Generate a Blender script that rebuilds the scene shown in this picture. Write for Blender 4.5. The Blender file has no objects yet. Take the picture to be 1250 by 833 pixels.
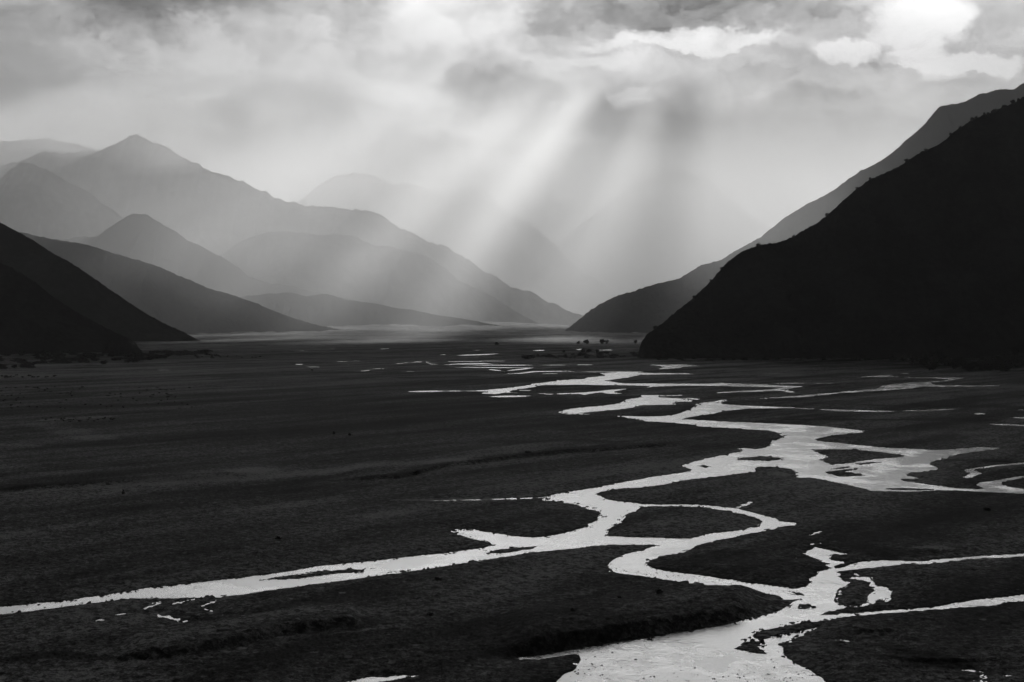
import bpy, math, random
import numpy as np
from math import radians as R

# ------------------------------------------------------------------ camera, sky, sun, exposure
CAM_H = 60.0           # metres above the river plain
F = 1736.0             # focal length in photo pixels (50 mm on 36 mm, 1250 px wide)
CX, HY = 625.0, 388.0  # horizon row in photo pixels
scn = bpy.context.scene
col = scn.collection
cam_d = bpy.data.cameras.new('camera')
cam = bpy.data.objects.new('camera', cam_d)
col.objects.link(cam)
cam.location = (0, 0, CAM_H)
cam.rotation_euler = (R(90), 0, 0)
cam_d.sensor_width = 36.0
cam_d.lens = 50.0
cam_d.shift_y = -(416.5 - HY) / 1250.0
cam_d.clip_start = 1.0
cam_d.clip_end = 120000.0
scn.camera = cam

SUN_EL, SUN_AZ = 17.0, 9.0     # azimuth measured from +Y (up the valley) towards +X
sun_d = bpy.data.lights.new('sun', 'SUN')
sun_d.energy = 5.0
sun_d.angle = R(0.5)
sun_d.color = (1.0, 0.995, 0.985)
sun = bpy.data.objects.new('sun', sun_d)
col.objects.link(sun)
sun.location = (2000, 12000, 5000)
sun.rotation_euler = (R(90 - SUN_EL), 0, R(180 - SUN_AZ))

scn.view_settings.view_transform = 'Standard'
scn.view_settings.look = 'None'
scn.view_settings.gamma = 1.0
scn.view_settings.use_curve_mapping = False
scn.view_settings.exposure = 0.88
scn.cycles.max_bounces = 6
scn.cycles.diffuse_bounces = 2
scn.cycles.glossy_bounces = 2
scn.cycles.transmission_bounces = 3
scn.cycles.transparent_max_bounces = 12
scn.cycles.volume_bounces = 2
scn.cycles.use_denoising = True
scn.cycles.sample_clamp_indirect = 6.0

HAZE_DENSITY = 0.45e-4
HAZE_ANISO = 0.30
HAZE_TOP = 1760.0
SKY_STRENGTH = 0.074

# ------------------------------------------------------------------ node helpers
class NT:
    def __init__(s, tree):
        s.t = tree; s.n = tree.nodes; s.l = tree.links
    def new(s, typ, **kw):
        n = s.n.new(typ)
        for k, v in kw.items(): setattr(n, k, v)
        return n
    def put(s, sock, v):
        if hasattr(v, 'is_output') or isinstance(v, bpy.types.NodeSocket): s.l.new(v, sock)
        else: sock.default_value = v
    def math(s, op, a, b=None, c=None, clamp=False):
        n = s.new('ShaderNodeMath', operation=op, use_clamp=clamp)
        s.put(n.inputs[0], a)
        if b is not None: s.put(n.inputs[1], b)
        if c is not None: s.put(n.inputs[2], c)
        return n.outputs[0]
    def vmath(s, op, a, b=None, out=0):
        n = s.new('ShaderNodeVectorMath', operation=op)
        s.put(n.inputs[0], a)
        if b is not None: s.put(n.inputs[1], b)
        return n.outputs[out]
    def xyz(s, x, y, z=0.0):
        n = s.new('ShaderNodeCombineXYZ')
        for i, v in enumerate((x, y, z)): s.put(n.inputs[i], v)
        return n.outputs[0]
    def sep(s, v):
        n = s.new('ShaderNodeSeparateXYZ'); s.put(n.inputs[0], v)
        return n.outputs
    def noise(s, vec, scale=1.0, detail=5.0, rough=0.55, dist=0.0, lac=2.0, color=False):
        n = s.new('ShaderNodeTexNoise')
        s.put(n.inputs['Vector'], vec)
        n.inputs['Scale'].default_value = scale
        n.inputs['Detail'].default_value = detail
        n.inputs['Roughness'].default_value = rough
        n.inputs['Lacunarity'].default_value = lac
        n.inputs['Distortion'].default_value = dist
        return n.outputs['Color' if color else 'Fac']
    def ramp(s, v, a, b, lo=0.0, hi=1.0, mode='SMOOTHSTEP'):
        n = s.new('ShaderNodeMapRange', interpolation_type=mode)
        s.put(n.inputs['Value'], v)
        for k, w in (('From Min', a), ('From Max', b), ('To Min', lo), ('To Max', hi)): s.put(n.inputs[k], w)
        return n.outputs['Result']
    def grey(s, v):
        n = s.new('ShaderNodeCombineColor')
        for i in range(3): s.put(n.inputs[i], v)
        return n.outputs[0]

# ------------------------------------------------------------------ world: Nishita sky seen through broken cloud
world = bpy.data.worlds.new('World')
scn.world = world
world.use_nodes = True
world.node_tree.nodes.clear()
W = NT(world.node_tree)
sky = W.new('ShaderNodeTexSky', sky_type='NISHITA')
sky.sun_disc = False
sky.sun_elevation = R(SUN_EL)
sky.sun_rotation = R(SUN_AZ)
bw = W.new('ShaderNodeRGBToBW'); W.l.new(sky.outputs[0], bw.inputs[0])
tc = W.new('ShaderNodeTexCoord')
dx, dy, dz = W.sep(tc.outputs['Generated'])
az = W.math('MULTIPLY', W.math('ARCTAN2', dx, dy), 57.2958)
el = W.math('MULTIPLY', W.math('ARCSINE', dz), 57.2958)
ae = W.xyz(az, el)                                             # bearing and elevation, degrees
def bearing(px, py):
    a = math.atan2(px - CX, F)
    return math.degrees(a), math.degrees(math.atan2((HY - py) * math.cos(a), F))
# billows: bend the coordinates before the cloud masses are laid out
wn = W.noise(W.vmath('MULTIPLY', ae, (0.30, 0.42, 1)), 1.0, 6, 0.55, color=True)
wv = W.vmath('MULTIPLY', W.vmath('SUBTRACT', wn, (0.5, 0.5, 0.5)), (3.6, 2.6, 0.0))
wn2 = W.noise(W.vmath('MULTIPLY', ae, (1.5, 1.9, 1)), 1.0, 8, 0.65, color=True)
wv2 = W.vmath('MULTIPLY', W.vmath('SUBTRACT', wn2, (0.5, 0.5, 0.5)), (1.3, 1.0, 0.0))
aw = W.vmath('ADD', W.vmath('ADD', ae, wv), wv2)
# cloud masses: photo-independent directions (bearing, elevation), size in degrees, brightness added
MASSES = [  # px, py, rx, ry, amount, hard edge 0..1
]
MASSES += [
    (60, 0, 280, 42, -0.20, .3), (260, -5, 240, 36, -0.18, .3),
    (110, 145, 100, 40, 0.40, .5), (30, 158, 70, 26, 0.30, .5), (150, 85, 130, 40, 0.14, .4),
    (232, 128, 42, 22, 0.30, .9), (330, 60, 110, 44, 0.16, .5), (390, 35, 80, 40, 0.06, .4),
    (300, 170, 150, 50, 0.10, .4), (330, 110, 150, 40, 0.05, .4), (410, 130, 170, 46, 0.20, .4), (250, 115, 120, 40, 0.10, .4),
    (500, 55, 60, 70, 0.22, .6), (560, 15, 90, 40, 0.26, .7), (610, 40, 40, 30, 0.14, .8), (575, 195, 55, 22, 0.30, .8), (540, 215, 40, 14, 0.16, .8),
    (600, 115, 70, 40, -0.10, .6), (500, 130, 90, 40, 0.06, .5), (650, 90, 60, 30, 0.06, .6),
    (760, 6, 230, 38, -0.24, .5), (900, 14, 150, 34, -0.20, .5), (1010, 20, 60, 20, -0.06, .6),
    (720, 85, 110, 22, 0.14, .6), (840, 47, 130, 12, 0.34, .8), (900, 70, 60, 10, 0.12, .7),
    (768, 110, 30, 9, 0.34, .9), (778, 120, 20, 9, 0.20, .9), (705, 163, 22, 5, 0.22, .9), (650, 190, 22, 6, 0.26, .9), (740, 70, 60, 9, 0.14, .8),
    (1035, 60, 36, 20, 0.42, .9), (1120, 30, 60, 36, 0.30, .8), (1190, 84, 60, 14, 0.44, .9), (1110, 72, 40, 14, 0.36, .9), (1160, 20, 40, 26, 0.24, .8), (1235, 36, 50, 40, -0.06, .7), (1078, 70, 20, 22, -0.22, .8), (1150, 100, 22, 10, 0.24, .9),
    (1060, 135, 200, 28, -0.20, .6), (930, 150, 170, 80, -0.20, .3), (880, 250, 150, 110, -0.14, .2),
]
acc = 0.66
for (px, py, rx, ry, amt, hard) in MASSES:
    a, e = bearing(px, py)
    k = 57.2958 / F
    d = W.vmath('MULTIPLY', W.vmath('SUBTRACT', aw, (a, e, 0)), (1 / (rx * k), 1 / (ry * k), 0))
    ln = W.vmath('LENGTH', d, out=1)
    m = W.ramp(ln, 0.35 + 0.45 * hard, 1.55 - 0.45 * hard, amt, 0.0)
    acc = W.math('ADD', acc, m)
n1 = W.noise(W.vmath('MULTIPLY', aw, (0.36, 0.62, 1)), 1.0, 8, 0.56)
n2 = W.noise(W.vmath('MULTIPLY', ae, (1.1, 2.0, 1)), 1.0, 6, 0.55)
acc = W.math('ADD', acc, W.math('MULTIPLY', W.math('SUBTRACT', n1, 0.5), 0.26))
acc = W.math('ADD', acc, W.math('MULTIPLY', W.math('SUBTRACT', n2, 0.5), 0.09))
n3 = W.noise(W.vmath('ADD', W.vmath('MULTIPLY', aw, (0.30, 0.55, 1)), (7.3, 2.1, 0)), 1.0, 7, 0.58)
puff = W.math('MULTIPLY', W.math('SUBTRACT', W.ramp(n3, 0.47, 0.54), 0.5), W.ramp(el, 3.0, 8.0, 0.03, 0.10))
acc = W.math('ADD', acc, puff)
bil = None
for sc_, am in ((0.42, 0.5), (0.95, 0.3), (2.1, 0.2)):
    nb_ = W.noise(W.vmath('ADD', W.vmath('MULTIPLY', W.vmath('ADD', ae, W.vmath('MULTIPLY', wv2, (0.5, 0.5, 0))), (sc_, sc_ * 1.35, 1)), (3.3 * sc_, 8.1, 0)), 1.0, 2, 0.5)
    t_ = W.math('MULTIPLY', W.math('ABSOLUTE', W.math('SUBTRACT', nb_, 0.5)), am * 5.0)
    bil = t_ if bil is None else W.math('ADD', bil, t_)
acc = W.math('ADD', acc, W.math('MULTIPLY', W.math('SUBTRACT', bil, 0.45), W.ramp(el, 3.0, 7.5, 0.04, 0.16)))
acc = W.math('MAXIMUM', W.math('SMOOTH_MIN', acc, 0.98, 0.25), 0.12)
# thick cloud overhead and behind, thin towards the sun
sdir = (math.cos(R(SUN_EL + 5)) * math.sin(R(SUN_AZ)), math.cos(R(SUN_EL + 5)) * math.cos(R(SUN_AZ)), math.sin(R(SUN_EL + 5)))
cs = W.vmath('DOT_PRODUCT', tc.outputs['Generated'], sdir, out=1)
open_ = W.ramp(cs, 0.70, 0.90, 0.03, 1.0)
sky_v = W.math('MULTIPLY', W.math('MULTIPLY', acc, open_), W.ramp(el, 20.0, 34.0, 1.0, 0.06))
sky_v = W.math('MULTIPLY', sky_v, W.ramp(el, 0.5, 7.0, 0.40, 1.0))
glow = W.math('SUBTRACT', 1.0, W.ramp(W.vmath('LENGTH', W.vmath('MULTIPLY', W.vmath('SUBTRACT', ae, (6.0, 22.0, 0)), (1/26.0, 1/9.5, 0)), out=1), 0.35, 1.0))
sky_v = W.math('MULTIPLY', sky_v, W.math('ADD', 1.0, W.math('MULTIPLY', glow, 2.2)))   # glow added above the view round the hidden sun, to brighten the water
# the clear-sky radiance is evened out by the cloud sheet it lights
lum = W.math('MULTIPLY', W.math('POWER', W.math('MULTIPLY', bw.outputs[0], 0.12), 0.35), 10.0)
val = W.math('MULTIPLY', lum, sky_v)
bg = W.new('ShaderNodeBackground')
W.l.new(W.grey(val), bg.inputs['Color'])
bg.inputs['Strength'].default_value = SKY_STRENGTH
wo = W.new('ShaderNodeOutputWorld')
W.l.new(bg.outputs[0], wo.inputs[0])
world.cycles.sampling_method = 'MANUAL'
world.cycles.sample_map_resolution = 512

# ------------------------------------------------------------------ maths and mesh helpers
rng = np.random.default_rng(7)
random.seed(7)
def _hash(ix, iy, seed):
    h = (ix.astype(np.int64) * 374761393 + iy.astype(np.int64) * 668265263 + seed * 144665) & 0x7fffffff
    h = ((h ^ (h >> 13)) * 1274126177) & 0x7fffffff
    h = ((h ^ (h >> 16)) * 974634421) & 0x7fffffff
    return (h & 0xffff) / 65535.0
def vnoise(x, y, seed=0):
    ix = np.floor(x); iy = np.floor(y)
    fx = x - ix; fy = y - iy
    ux = fx * fx * fx * (fx * (fx * 6 - 15) + 10); uy = fy * fy * fy * (fy * (fy * 6 - 15) + 10)
    a = _hash(ix, iy, seed); b = _hash(ix + 1, iy, seed); c = _hash(ix, iy + 1, seed); d = _hash(ix + 1, iy + 1, seed)
    return (a + (b - a) * ux) * (1 - uy) + (c + (d - c) * ux) * uy
def fbm(x, y, oct=4, seed=0, rough=0.5):
    s = 0; a = 1.0; t = 0
    for o in range(oct):
        s = s + a * vnoise(x, y, seed + o * 17); t += a
        x, y = (x * 1.62 - y * 1.18) + 3.1, (x * 1.18 + y * 1.62) - 1.7
        a *= rough
    return s / t - 0.5
def smooth(a, b, x):
    t = np.clip((x - a) / (b - a), 0, 1)
    return t * t * (3 - 2 * t)
def gx(px, Y): return (px - CX) / F * Y
def gpt(px, py):
    """photo pixel on the river plain -> world x, y"""
    Y = CAM_H * F / (np.asarray(py, float) - HY)
    return (np.asarray(px, float) - CX) / F * Y, Y

def grid_mesh(name, P, mat=None, attrs=None):
    """P: rows x cols x 3"""
    nr, nc = P.shape[:2]
    me = bpy.data.meshes.new(name)
    i = np.arange(nr * nc, dtype=np.int32).reshape(nr, nc)
    q = np.stack([i[:-1, :-1], i[:-1, 1:], i[1:, 1:], i[1:, :-1]], -1).reshape(-1, 4)
    me.vertices.add(nr * nc)
    me.vertices.foreach_set('co', P.reshape(-1).astype(np.float32))
    me.loops.add(q.size)
    me.loops.foreach_set('vertex_index', q.reshape(-1))
    me.polygons.add(len(q))
    me.polygons.foreach_set('loop_start', np.arange(0, q.size, 4, dtype=np.int32))
    me.polygons.foreach_set('use_smooth', np.ones(len(q), dtype=bool))
    for k, v in (attrs or {}).items():
        at = me.attributes.new(k, 'FLOAT', 'POINT')
        at.data.foreach_set('value', v.reshape(-1).astype(np.float32))
    me.update(calc_edges=True)
    me.validate()
    o = bpy.data.objects.new(name, me)
    col.objects.link(o)
    if mat: me.materials.append(mat)
    return o
def poly_mesh(name, verts, faces, mat=None, smooth_=False, parent=None, link=True):
    me = bpy.data.meshes.new(name)
    me.from_pydata([tuple(map(float, v)) for v in verts], [], faces)
    me.update()
    if smooth_: me.polygons.foreach_set('use_smooth', np.ones(len(me.polygons), dtype=bool))
    if mat: me.materials.append(mat)
    o = bpy.data.objects.new(name, me)
    col.objects.link(o)
    if parent: o.parent = parent
    return o
def tag(o, label=None, cat=None, group=None, kind=None):
    if label: o['label'] = label
    if cat: o['category'] = cat
    if group: o['group'] = group
    if kind: o['kind'] = kind
    return o

def material(name):
    m = bpy.data.materials.new(name)
    m.use_nodes = True
    m.node_tree.nodes.clear()
    return m, NT(m.node_tree)
def finish(N, shader, volume=None):
    o = N.new('ShaderNodeOutputMaterial')
    if shader is not None: N.l.new(shader, o.inputs['Surface'])
    if volume is not None: N.l.new(volume, o.inputs['Volume'])
def principled(N, colr, rough=0.9, spec=0.2, normal=None):
    p = N.new('ShaderNodeBsdfPrincipled')
    N.put(p.inputs['Base Color'], colr)
    N.put(p.inputs['Roughness'], rough)
    N.put(p.inputs['Specular IOR Level'], spec)
    if normal is not None: N.l.new(normal, p.inputs['Normal'])
    return p.outputs[0]
def bump(N, h, strength, dist):
    b = N.new('ShaderNodeBump')
    b.inputs['Strength'].default_value = strength
    b.inputs['Distance'].default_value = dist
    N.l.new(h, b.inputs['Height'])
    return b.outputs[0]

# ------------------------------------------------------------------ materials
def mat_slope(name, lo, hi, scale):
    m, N = material(name)
    g = N.new('ShaderNodeNewGeometry')
    n = N.noise(g.outputs['Position'], scale, 8, 0.62)
    n2 = N.noise(g.outputs['Position'], scale * 9, 4, 0.6)
    v = N.ramp(N.math('ADD', N.math('MULTIPLY', n, 0.7), N.math('MULTIPLY', n2, 0.3)), 0.36, 0.64, lo, hi)
    finish(N, principled(N, N.grey(v), 0.95, 0.05))
    return m
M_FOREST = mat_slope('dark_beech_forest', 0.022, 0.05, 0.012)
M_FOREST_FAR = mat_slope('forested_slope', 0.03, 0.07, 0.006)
M_ROCK = mat_slope('tussock_and_scree', 0.03, 0.26, 0.004)
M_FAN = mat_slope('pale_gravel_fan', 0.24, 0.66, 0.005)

def mat_plain():
    m, N = material('river_gravel')
    g = N.new('ShaderNodeNewGeometry')
    P = g.outputs['Position']
    at = N.new('ShaderNodeAttribute', attribute_name='albedo')
    mp = N.new('ShaderNodeMapping'); mp.vector_type = 'TEXTURE'
    mp.inputs['Rotation'].default_value = (0, 0, R(52))
    mp.inputs['Scale'].default_value = (4.5, 1.0, 1.0)
    N.l.new(P, mp.inputs['Vector'])
    S = mp.outputs[0]
    a = N.noise(S, 0.035, 7, 0.62)
    b = N.noise(P, 0.55, 6, 0.68)
    c = N.noise(P, 2.3, 3, 0.7)
    v = N.ramp(a, 0.34, 0.66, 0.18, 1.95, 'LINEAR')
    v = N.math('MULTIPLY', v, N.ramp(b, 0.36, 0.64, 0.22, 1.9, 'LINEAR'))
    v = N.math('MULTIPLY', v, N.ramp(c, 0.36, 0.66, 0.35, 1.75, 'LINEAR'))
    vo = N.new('ShaderNodeTexVoronoi'); vo.inputs['Scale'].default_value = 1.1
    N.l.new(P, vo.inputs['Vector'])
    cell = N.sep(vo.outputs['Color'])[0]
    v = N.math('MULTIPLY', v, N.ramp(cell, 0.0, 1.0, 0.35, 1.75, 'LINEAR'))
    vo2 = N.new('ShaderNodeTexVoronoi'); vo2.inputs['Scale'].default_value = 0.33
    N.l.new(P, vo2.inputs['Vector'])
    c2 = N.sep(vo2.outputs['Color'])
    near_ = N.ramp(vo2.outputs['Distance'], 0.18, 0.30, 1.0, 0.0)
    v = N.math('MULTIPLY', v, N.math('SUBTRACT', 1.0, N.math('MULTIPLY', near_, N.ramp(c2[0], 0.80, 0.84, 0.0, 0.8))))
    stones = N.math('MULTIPLY', near_, N.ramp(c2[1], 0.86, 0.92, 0.0, 2.2))
    v = N.math('ADD', v, stones)
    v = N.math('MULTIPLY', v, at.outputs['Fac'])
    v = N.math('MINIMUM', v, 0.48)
    h = N.math('ADD', N.math('MULTIPLY', b, 0.5), N.math('MULTIPLY', c, 0.2))
    finish(N, principled(N, N.grey(v), 0.92, 0.12, bump(N, h, 0.8, 0.5)))
    return m
M_PLAIN = mat_plain()

def mat_water():
    m, N = material('silty_river_water')
    g = N.new('ShaderNodeNewGeometry')
    P = g.outputs['Position']
    n = N.noise(P, 0.8, 4, 0.65)
    n2 = N.noise(N.vmath('MULTIPLY', P, (0.05, 0.035, 1)), 1.0, 5, 0.6)
    chop = N.ramp(n2, 0.46, 0.62)
    rough = N.math('MULTIPLY_ADD', chop, 0.10, 0.20)
    nb = bump(N, N.math('MULTIPLY', n, N.math('MULTIPLY_ADD', chop, 1.2, 0.2)), 0.9, 0.16)
    gl = N.new('ShaderNodeBsdfGlossy')
    gl.inputs['Color'].default_value = (.97, .97, .97, 1)
    N.put(gl.inputs['Roughness'], rough); N.l.new(nb, gl.inputs['Normal'])
    di = N.new('ShaderNodeBsdfDiffuse'); di.inputs['Color'].default_value = (.16, .16, .16, 1)
    fr = N.new('ShaderNodeFresnel'); fr.inputs['IOR'].default_value = 1.33
    mx = N.new('ShaderNodeMixShader')
    N.put(mx.inputs[0], N.ramp(fr.outputs[0], 0.02, 0.35, 0.2, 0.95))
    N.l.new(di.outputs[0], mx.inputs[1]); N.l.new(gl.outputs[0], mx.inputs[2])
    finish(N, mx.outputs[0])
    return m
M_WATER = mat_water()

def mat_leaf(name, v0, v1):
    m, N = material(name)
    g = N.new('ShaderNodeNewGeometry')
    v = N.ramp(N.noise(g.outputs['Position'], 0.8, 3), 0.3, 0.7, v0, v1)
    finish(N, principled(N, N.grey(v), 0.8, 0.1))
    return m
M_LEAF = mat_leaf('dark_leaves', 0.03, 0.06)
M_SCRUB = mat_leaf('matagouri_scrub', 0.03, 0.08)
M_BARK = mat_leaf('bark', 0.06, 0.12)
def mat_stone():
    m, N = material('wet_greywacke')
    g = N.new('ShaderNodeNewGeometry')
    n = N.noise(g.outputs['Position'], 2.5, 6, 0.65)
    finish(N, principled(N, N.grey(N.ramp(n, 0.3, 0.7, 0.04, 0.14)), 0.7, 0.3, bump(N, n, 0.7, 0.2)))
    return m
M_STONE = mat_stone()

# ------------------------------------------------------------------ the river traced on the plain
BIG = """744.8,507.6 762,508 791,508.7 812,508 829.6,505.2 838,502 844,499.6 850.4,494.8 849.6,493.2 862,491 875,490 883,487.9 889.6,488.9 878.4,492.4 890,494 912,495.3 940,496.5 969.6,497.2 973,498.4 917,498.8 888,501.2 876,504 864,506 840,509.7 834,512 860,513.3 889.6,515.1 940,517 987,519.3 1015,521.5 1040,524.4 1057,526.8 1040,530 1020,531 1006,533.5 996,536 998,538.6 1018,540 1040,543 1074,546 1110,548 1146,549.6 1172,547.6 1197,546 1223.7,547.3 1188,551.7 1166,555 1160,559 1136,564 1134,567.5 1146,572.8 1137,575 1109,577.2 1107.5,580 1120,585 1098.7,584.3 1102,587 1128.6,591 1164,595.4 1194,597.5 1201,596.6 1190,592.2 1194,589.5 1220,586 1235,583 1250,580.7 1300,571 1400,558 1560,548 1800,542 1800,545 1560,552 1400,563 1300,576 1250,583.4 1227,587.8 1222,590.4 1232.5,594.8 1250,597.5 1300,599 1420,596 1600,586 1900,578 1900,583 1600,592 1420,603 1300,605 1250,603 1199,600.6 1164,598.5 1142,598.6 1121,600.3 1097,600.3 1065,599.6 1047.6,594.8 1030,590.8 1011,586.5 990,583.7 971,582.7 973,577.3 968,573 948,570.2 926,569.7 921.6,572 921.6,575.6 885,580.6 850,584.5 833,586.3 812,591.3 781,595.2 746,597.8 734,600.5 730,603.6 738.6,610 772,613.7 780,615 806,616.4 830,616.3 852,616 874,618 900,621 922,627 942,632 956,637 976,639 976,641 954,643 930,648 900,655 876,660 850,667 830,675 808,678 794,683 788,688 794,693 810,697 850,702 894,708 930,713 966,718 976,718 990,714 989,704.7 996,699 1011,694.6 1009,688 997,683 980.6,675.3 994,668.2 1007.5,672 1021,675.3 1031,676.6 1011,677.8 1014,683.7 1032.7,687 1017.6,691.7 1024,694 1044.5,688.7 1051,687 1081,684 1110,685 1127,684.5 1164.6,681.8 1206,678.3 1250,675.6 1300,671.5 1400,661 1520,652 1700,647 1900,632 1900,636 1700,652 1520,657 1400,665.5 1300,675 1250,678.9 1185,682.6 1137.6,688 1102,689 1040,695.9 1021,698 1028,706.4 1037,713 1026,720.6 1021,732.4 1024,738.3 1031,739.5 1053,738.3 1061,732.4 1064,725.7 1068,720.6 1061,714.8 1063,710.6 1051,708 1036,706 1048,703.5 1063,703.5 1066,708 1070,714.8 1081,716.4 1088,720.6 1083,726.5 1086.5,732.4 1081.5,735.4 1082,730 1073,731.6 1070,735.8 1058,739 1034,741 1016,745 1004,751 1031,749.2 1068,746.7 1110,743.8 1144,741 1185,733.7 1227,729.6 1250,726.5 1300,719 1380,707 1480,699 1650,684 1900,672 1900,680 1650,693 1480,708 1380,716 1300,727 1250,734.8 1206,739.2 1144,744.4 1081,748.5 1040,752 1031,753 1001,758.4 967,762.6 937,768.5 925,772 921,778.5 931,781 966,773 996,766.2 981,774.6 980,778.8 961,784.7 956,792 952,798 961,804.8 974,812.4 988,820.8 1001,829 1008,833 1030,850 1050,880 1040,940 960,1010 700,1040 420,1050 400,1010 540,960 590,900 640,860 688,831.3 703,819.4 704.6,806.5 701,799 686,799.5 653,804.8 623.7,805.6 653,801 690,794.5 730,788 786,779.8 850,768.8 890,762.8 934,751 954,744.4 966,737 980,731 958,732.6 952,728.2 923.5,722.3 900,719.8 880,717 830,710 800,705 770,702 744,698 740,693 742,690 754,682 770,675 790,670 806,666.5 795,665.6 760,665.3 728,666 707,668.5 675,672 640,675.5 590,684 540,692 500,697.5 459,703 420,708.5 380,713.8 329,720.8 273,728.4 250,729.6 201,730.6 168,731.5 125,734.9 85,740 45,745 0,750.6 -60,760 -160,770 -300,792 -480,808 -700,842 -700,822 -480,793 -300,776 -160,757 -60,746 0,741 40,737.6 76,733.8 125,727 161,721.4 210,714.7 245,711 280,707 315,703 366,696 396,690.6 459,684.4 500,680 540,675.8 569,671.6 604.5,666 590,661 568,655 550,649.6 553,647 557,646 575,646.4 588.6,647.8 590.4,649.6 611,652.2 630,655 650,656.6 665,655.5 678,653 697,649 713.6,644.3 726,635 735.6,626.7 735,625 721,621.6 702,615.4 680,612.5 663,611 666,606.6 693,601.4 728,595.2 746,591.7 798,582 842,575.8 842.5,573.2 833,568.5 843,564.7 872,558 909,550.4 900.6,548 910.6,547 926,548.7 939,544.5 942.6,538.6 951,536 957.7,532.8 949,528.5 939,525.5 914,524.4 880,522.3 852,520.5 846.8,518.5 830,517 812,515.6 791,514.8 772,511.6 762,509.2"""
UPPER = """563,477.5 592,476.4 616,474 640,471.3 653,468.4 680,465.3 681,464.4 713,462.8 719,460.6 741,458.8 732,455.8 762,454.2 788,453.6 777,455.3 844,456 846,456.9 782,457.6 770,460.4 746,463.9 738,464.9 762,468.2 860,468.6 883,467.6 890,468.4 928,468.9 952,470.6 984,471.9 971,473.5 958.4,476.2 974.4,479.6 961,479.2 953,477.1 920,478.3 888,479.5 867,480.5 888,478.2 917,476.9 939,475.6 957,473.6 936,472.4 840,470.9 799,472 785,474 796,471.4 762,470.4 730,470.4 713,469.8 660,470.2 653,472.4 630,475.8 621,478 633,479.9 616,479.5 605,481.3 587,480.5 595,478"""
POND = """681,480.4 713,479.3 743,476.1 769,474.5 756,476.7 748,478.8 762,480.9 741,480.9 735,479 719,480.9 713,482.5 708,481 682,481.6"""
THIRD = """681,503.6 697,498.8 741,494.8 756,492.4 765.6,487.6 783,485.2 781.6,482.5 809,482.5 802,485.2 830,486.3 841,487.9 850,490.8 844,490.5 828,490.5 821,492.4 826,494 785,494.8 770,498 750,500.4 724,502.8 709,504.4 719,506 694,506"""
RIGHT = """920,486.9 939,485.6 984,482.6 1030,478.2 1072,474 1076,470.8 1100,467.9 1132,466 1157,464.3 1155,462.8 1118,461.9 1100,460.5 1044,460.4 1074,458.2 1092,457.3 1083,459.6 1118,460.9 1157,460.6 1180,461 1163,464.5 1136,467.3 1143,470.3 1220,470.7 1220,472 1118,472.7 1114,474.4 1074,477.2 1030,479.8 984,484.6 939,486.5"""
TOPR = """790,445.4 840,445 857,446.8 833,448 830,449.6 802,451.1 809,448.9 807,447.2"""
POOL1 = """903,616.5 916,612.4 918,613.6 910,617.8 899,620"""
BLF = """410,842 423,833 432,830 451,826.9 461,826 485,824.8 510,823.4 509,824.6 477,829.7 457,833.5 440,842"""
SPK = """1180,573 1190,572.4 1197,578 1183,584 1177,583 1182,578"""
FARR = """1229,509.2 1250,509.3 1280,510 1280,512 1250,511.7 1240,511"""
ISL = ["""738,654.4 756,640 766,628 784,619 804,618 830,618.2 854,619 890,624 918,631 927,637 924,642 910,647 874,651 860,653.6 842,658 810,657 770,656""",
"""897,561.3 905.6,558.8 929,556.8 948,558.5 954,558.8 949,561.8 924,562.5""",
"""852.7,569 858.6,567.3 866,569.7 862,571.7""",
"""991,548.7 1040,548.7 1074,551.7 1109,556.4 1091,559 1063.5,560.8 1030,566.7 1013,567 1004.7,563.8 999.7,561.3 1011,558 1000,553.8""",
"""1044,566.2 1061.7,564 1077.5,564.4 1051,567.7""",
"""1010,573.4 1036,569.4 1044,569 1030,572.4""",
"""1004,576.6 1018,574.8 1047,571.8 1040,574 1030,576 1041,577 1059,580.7 1040,582 1023,582 1013,578.5""",
"""1077.5,596.6 1100,595.7 1142,597.4 1121,599 1091,598.4""",
"""315,708.2 333.5,705.2 394,698 436,694.5 454,696 412,700.8 366,706.6""",
"""594,675.2 604.5,671.4 643,667.8 658,666.4 647,670.9 618.6,675.2""",
"""977,740 980.6,737 991,737 994.5,741 987.4,743.3 978,743.3""",
"""896,792.2 907,787 909,783 929,783 927,786.4 924,789 932,798 921,798 907,794.8""",
"""963,722 974,722.4 984,727.6 972,726"""]
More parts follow.
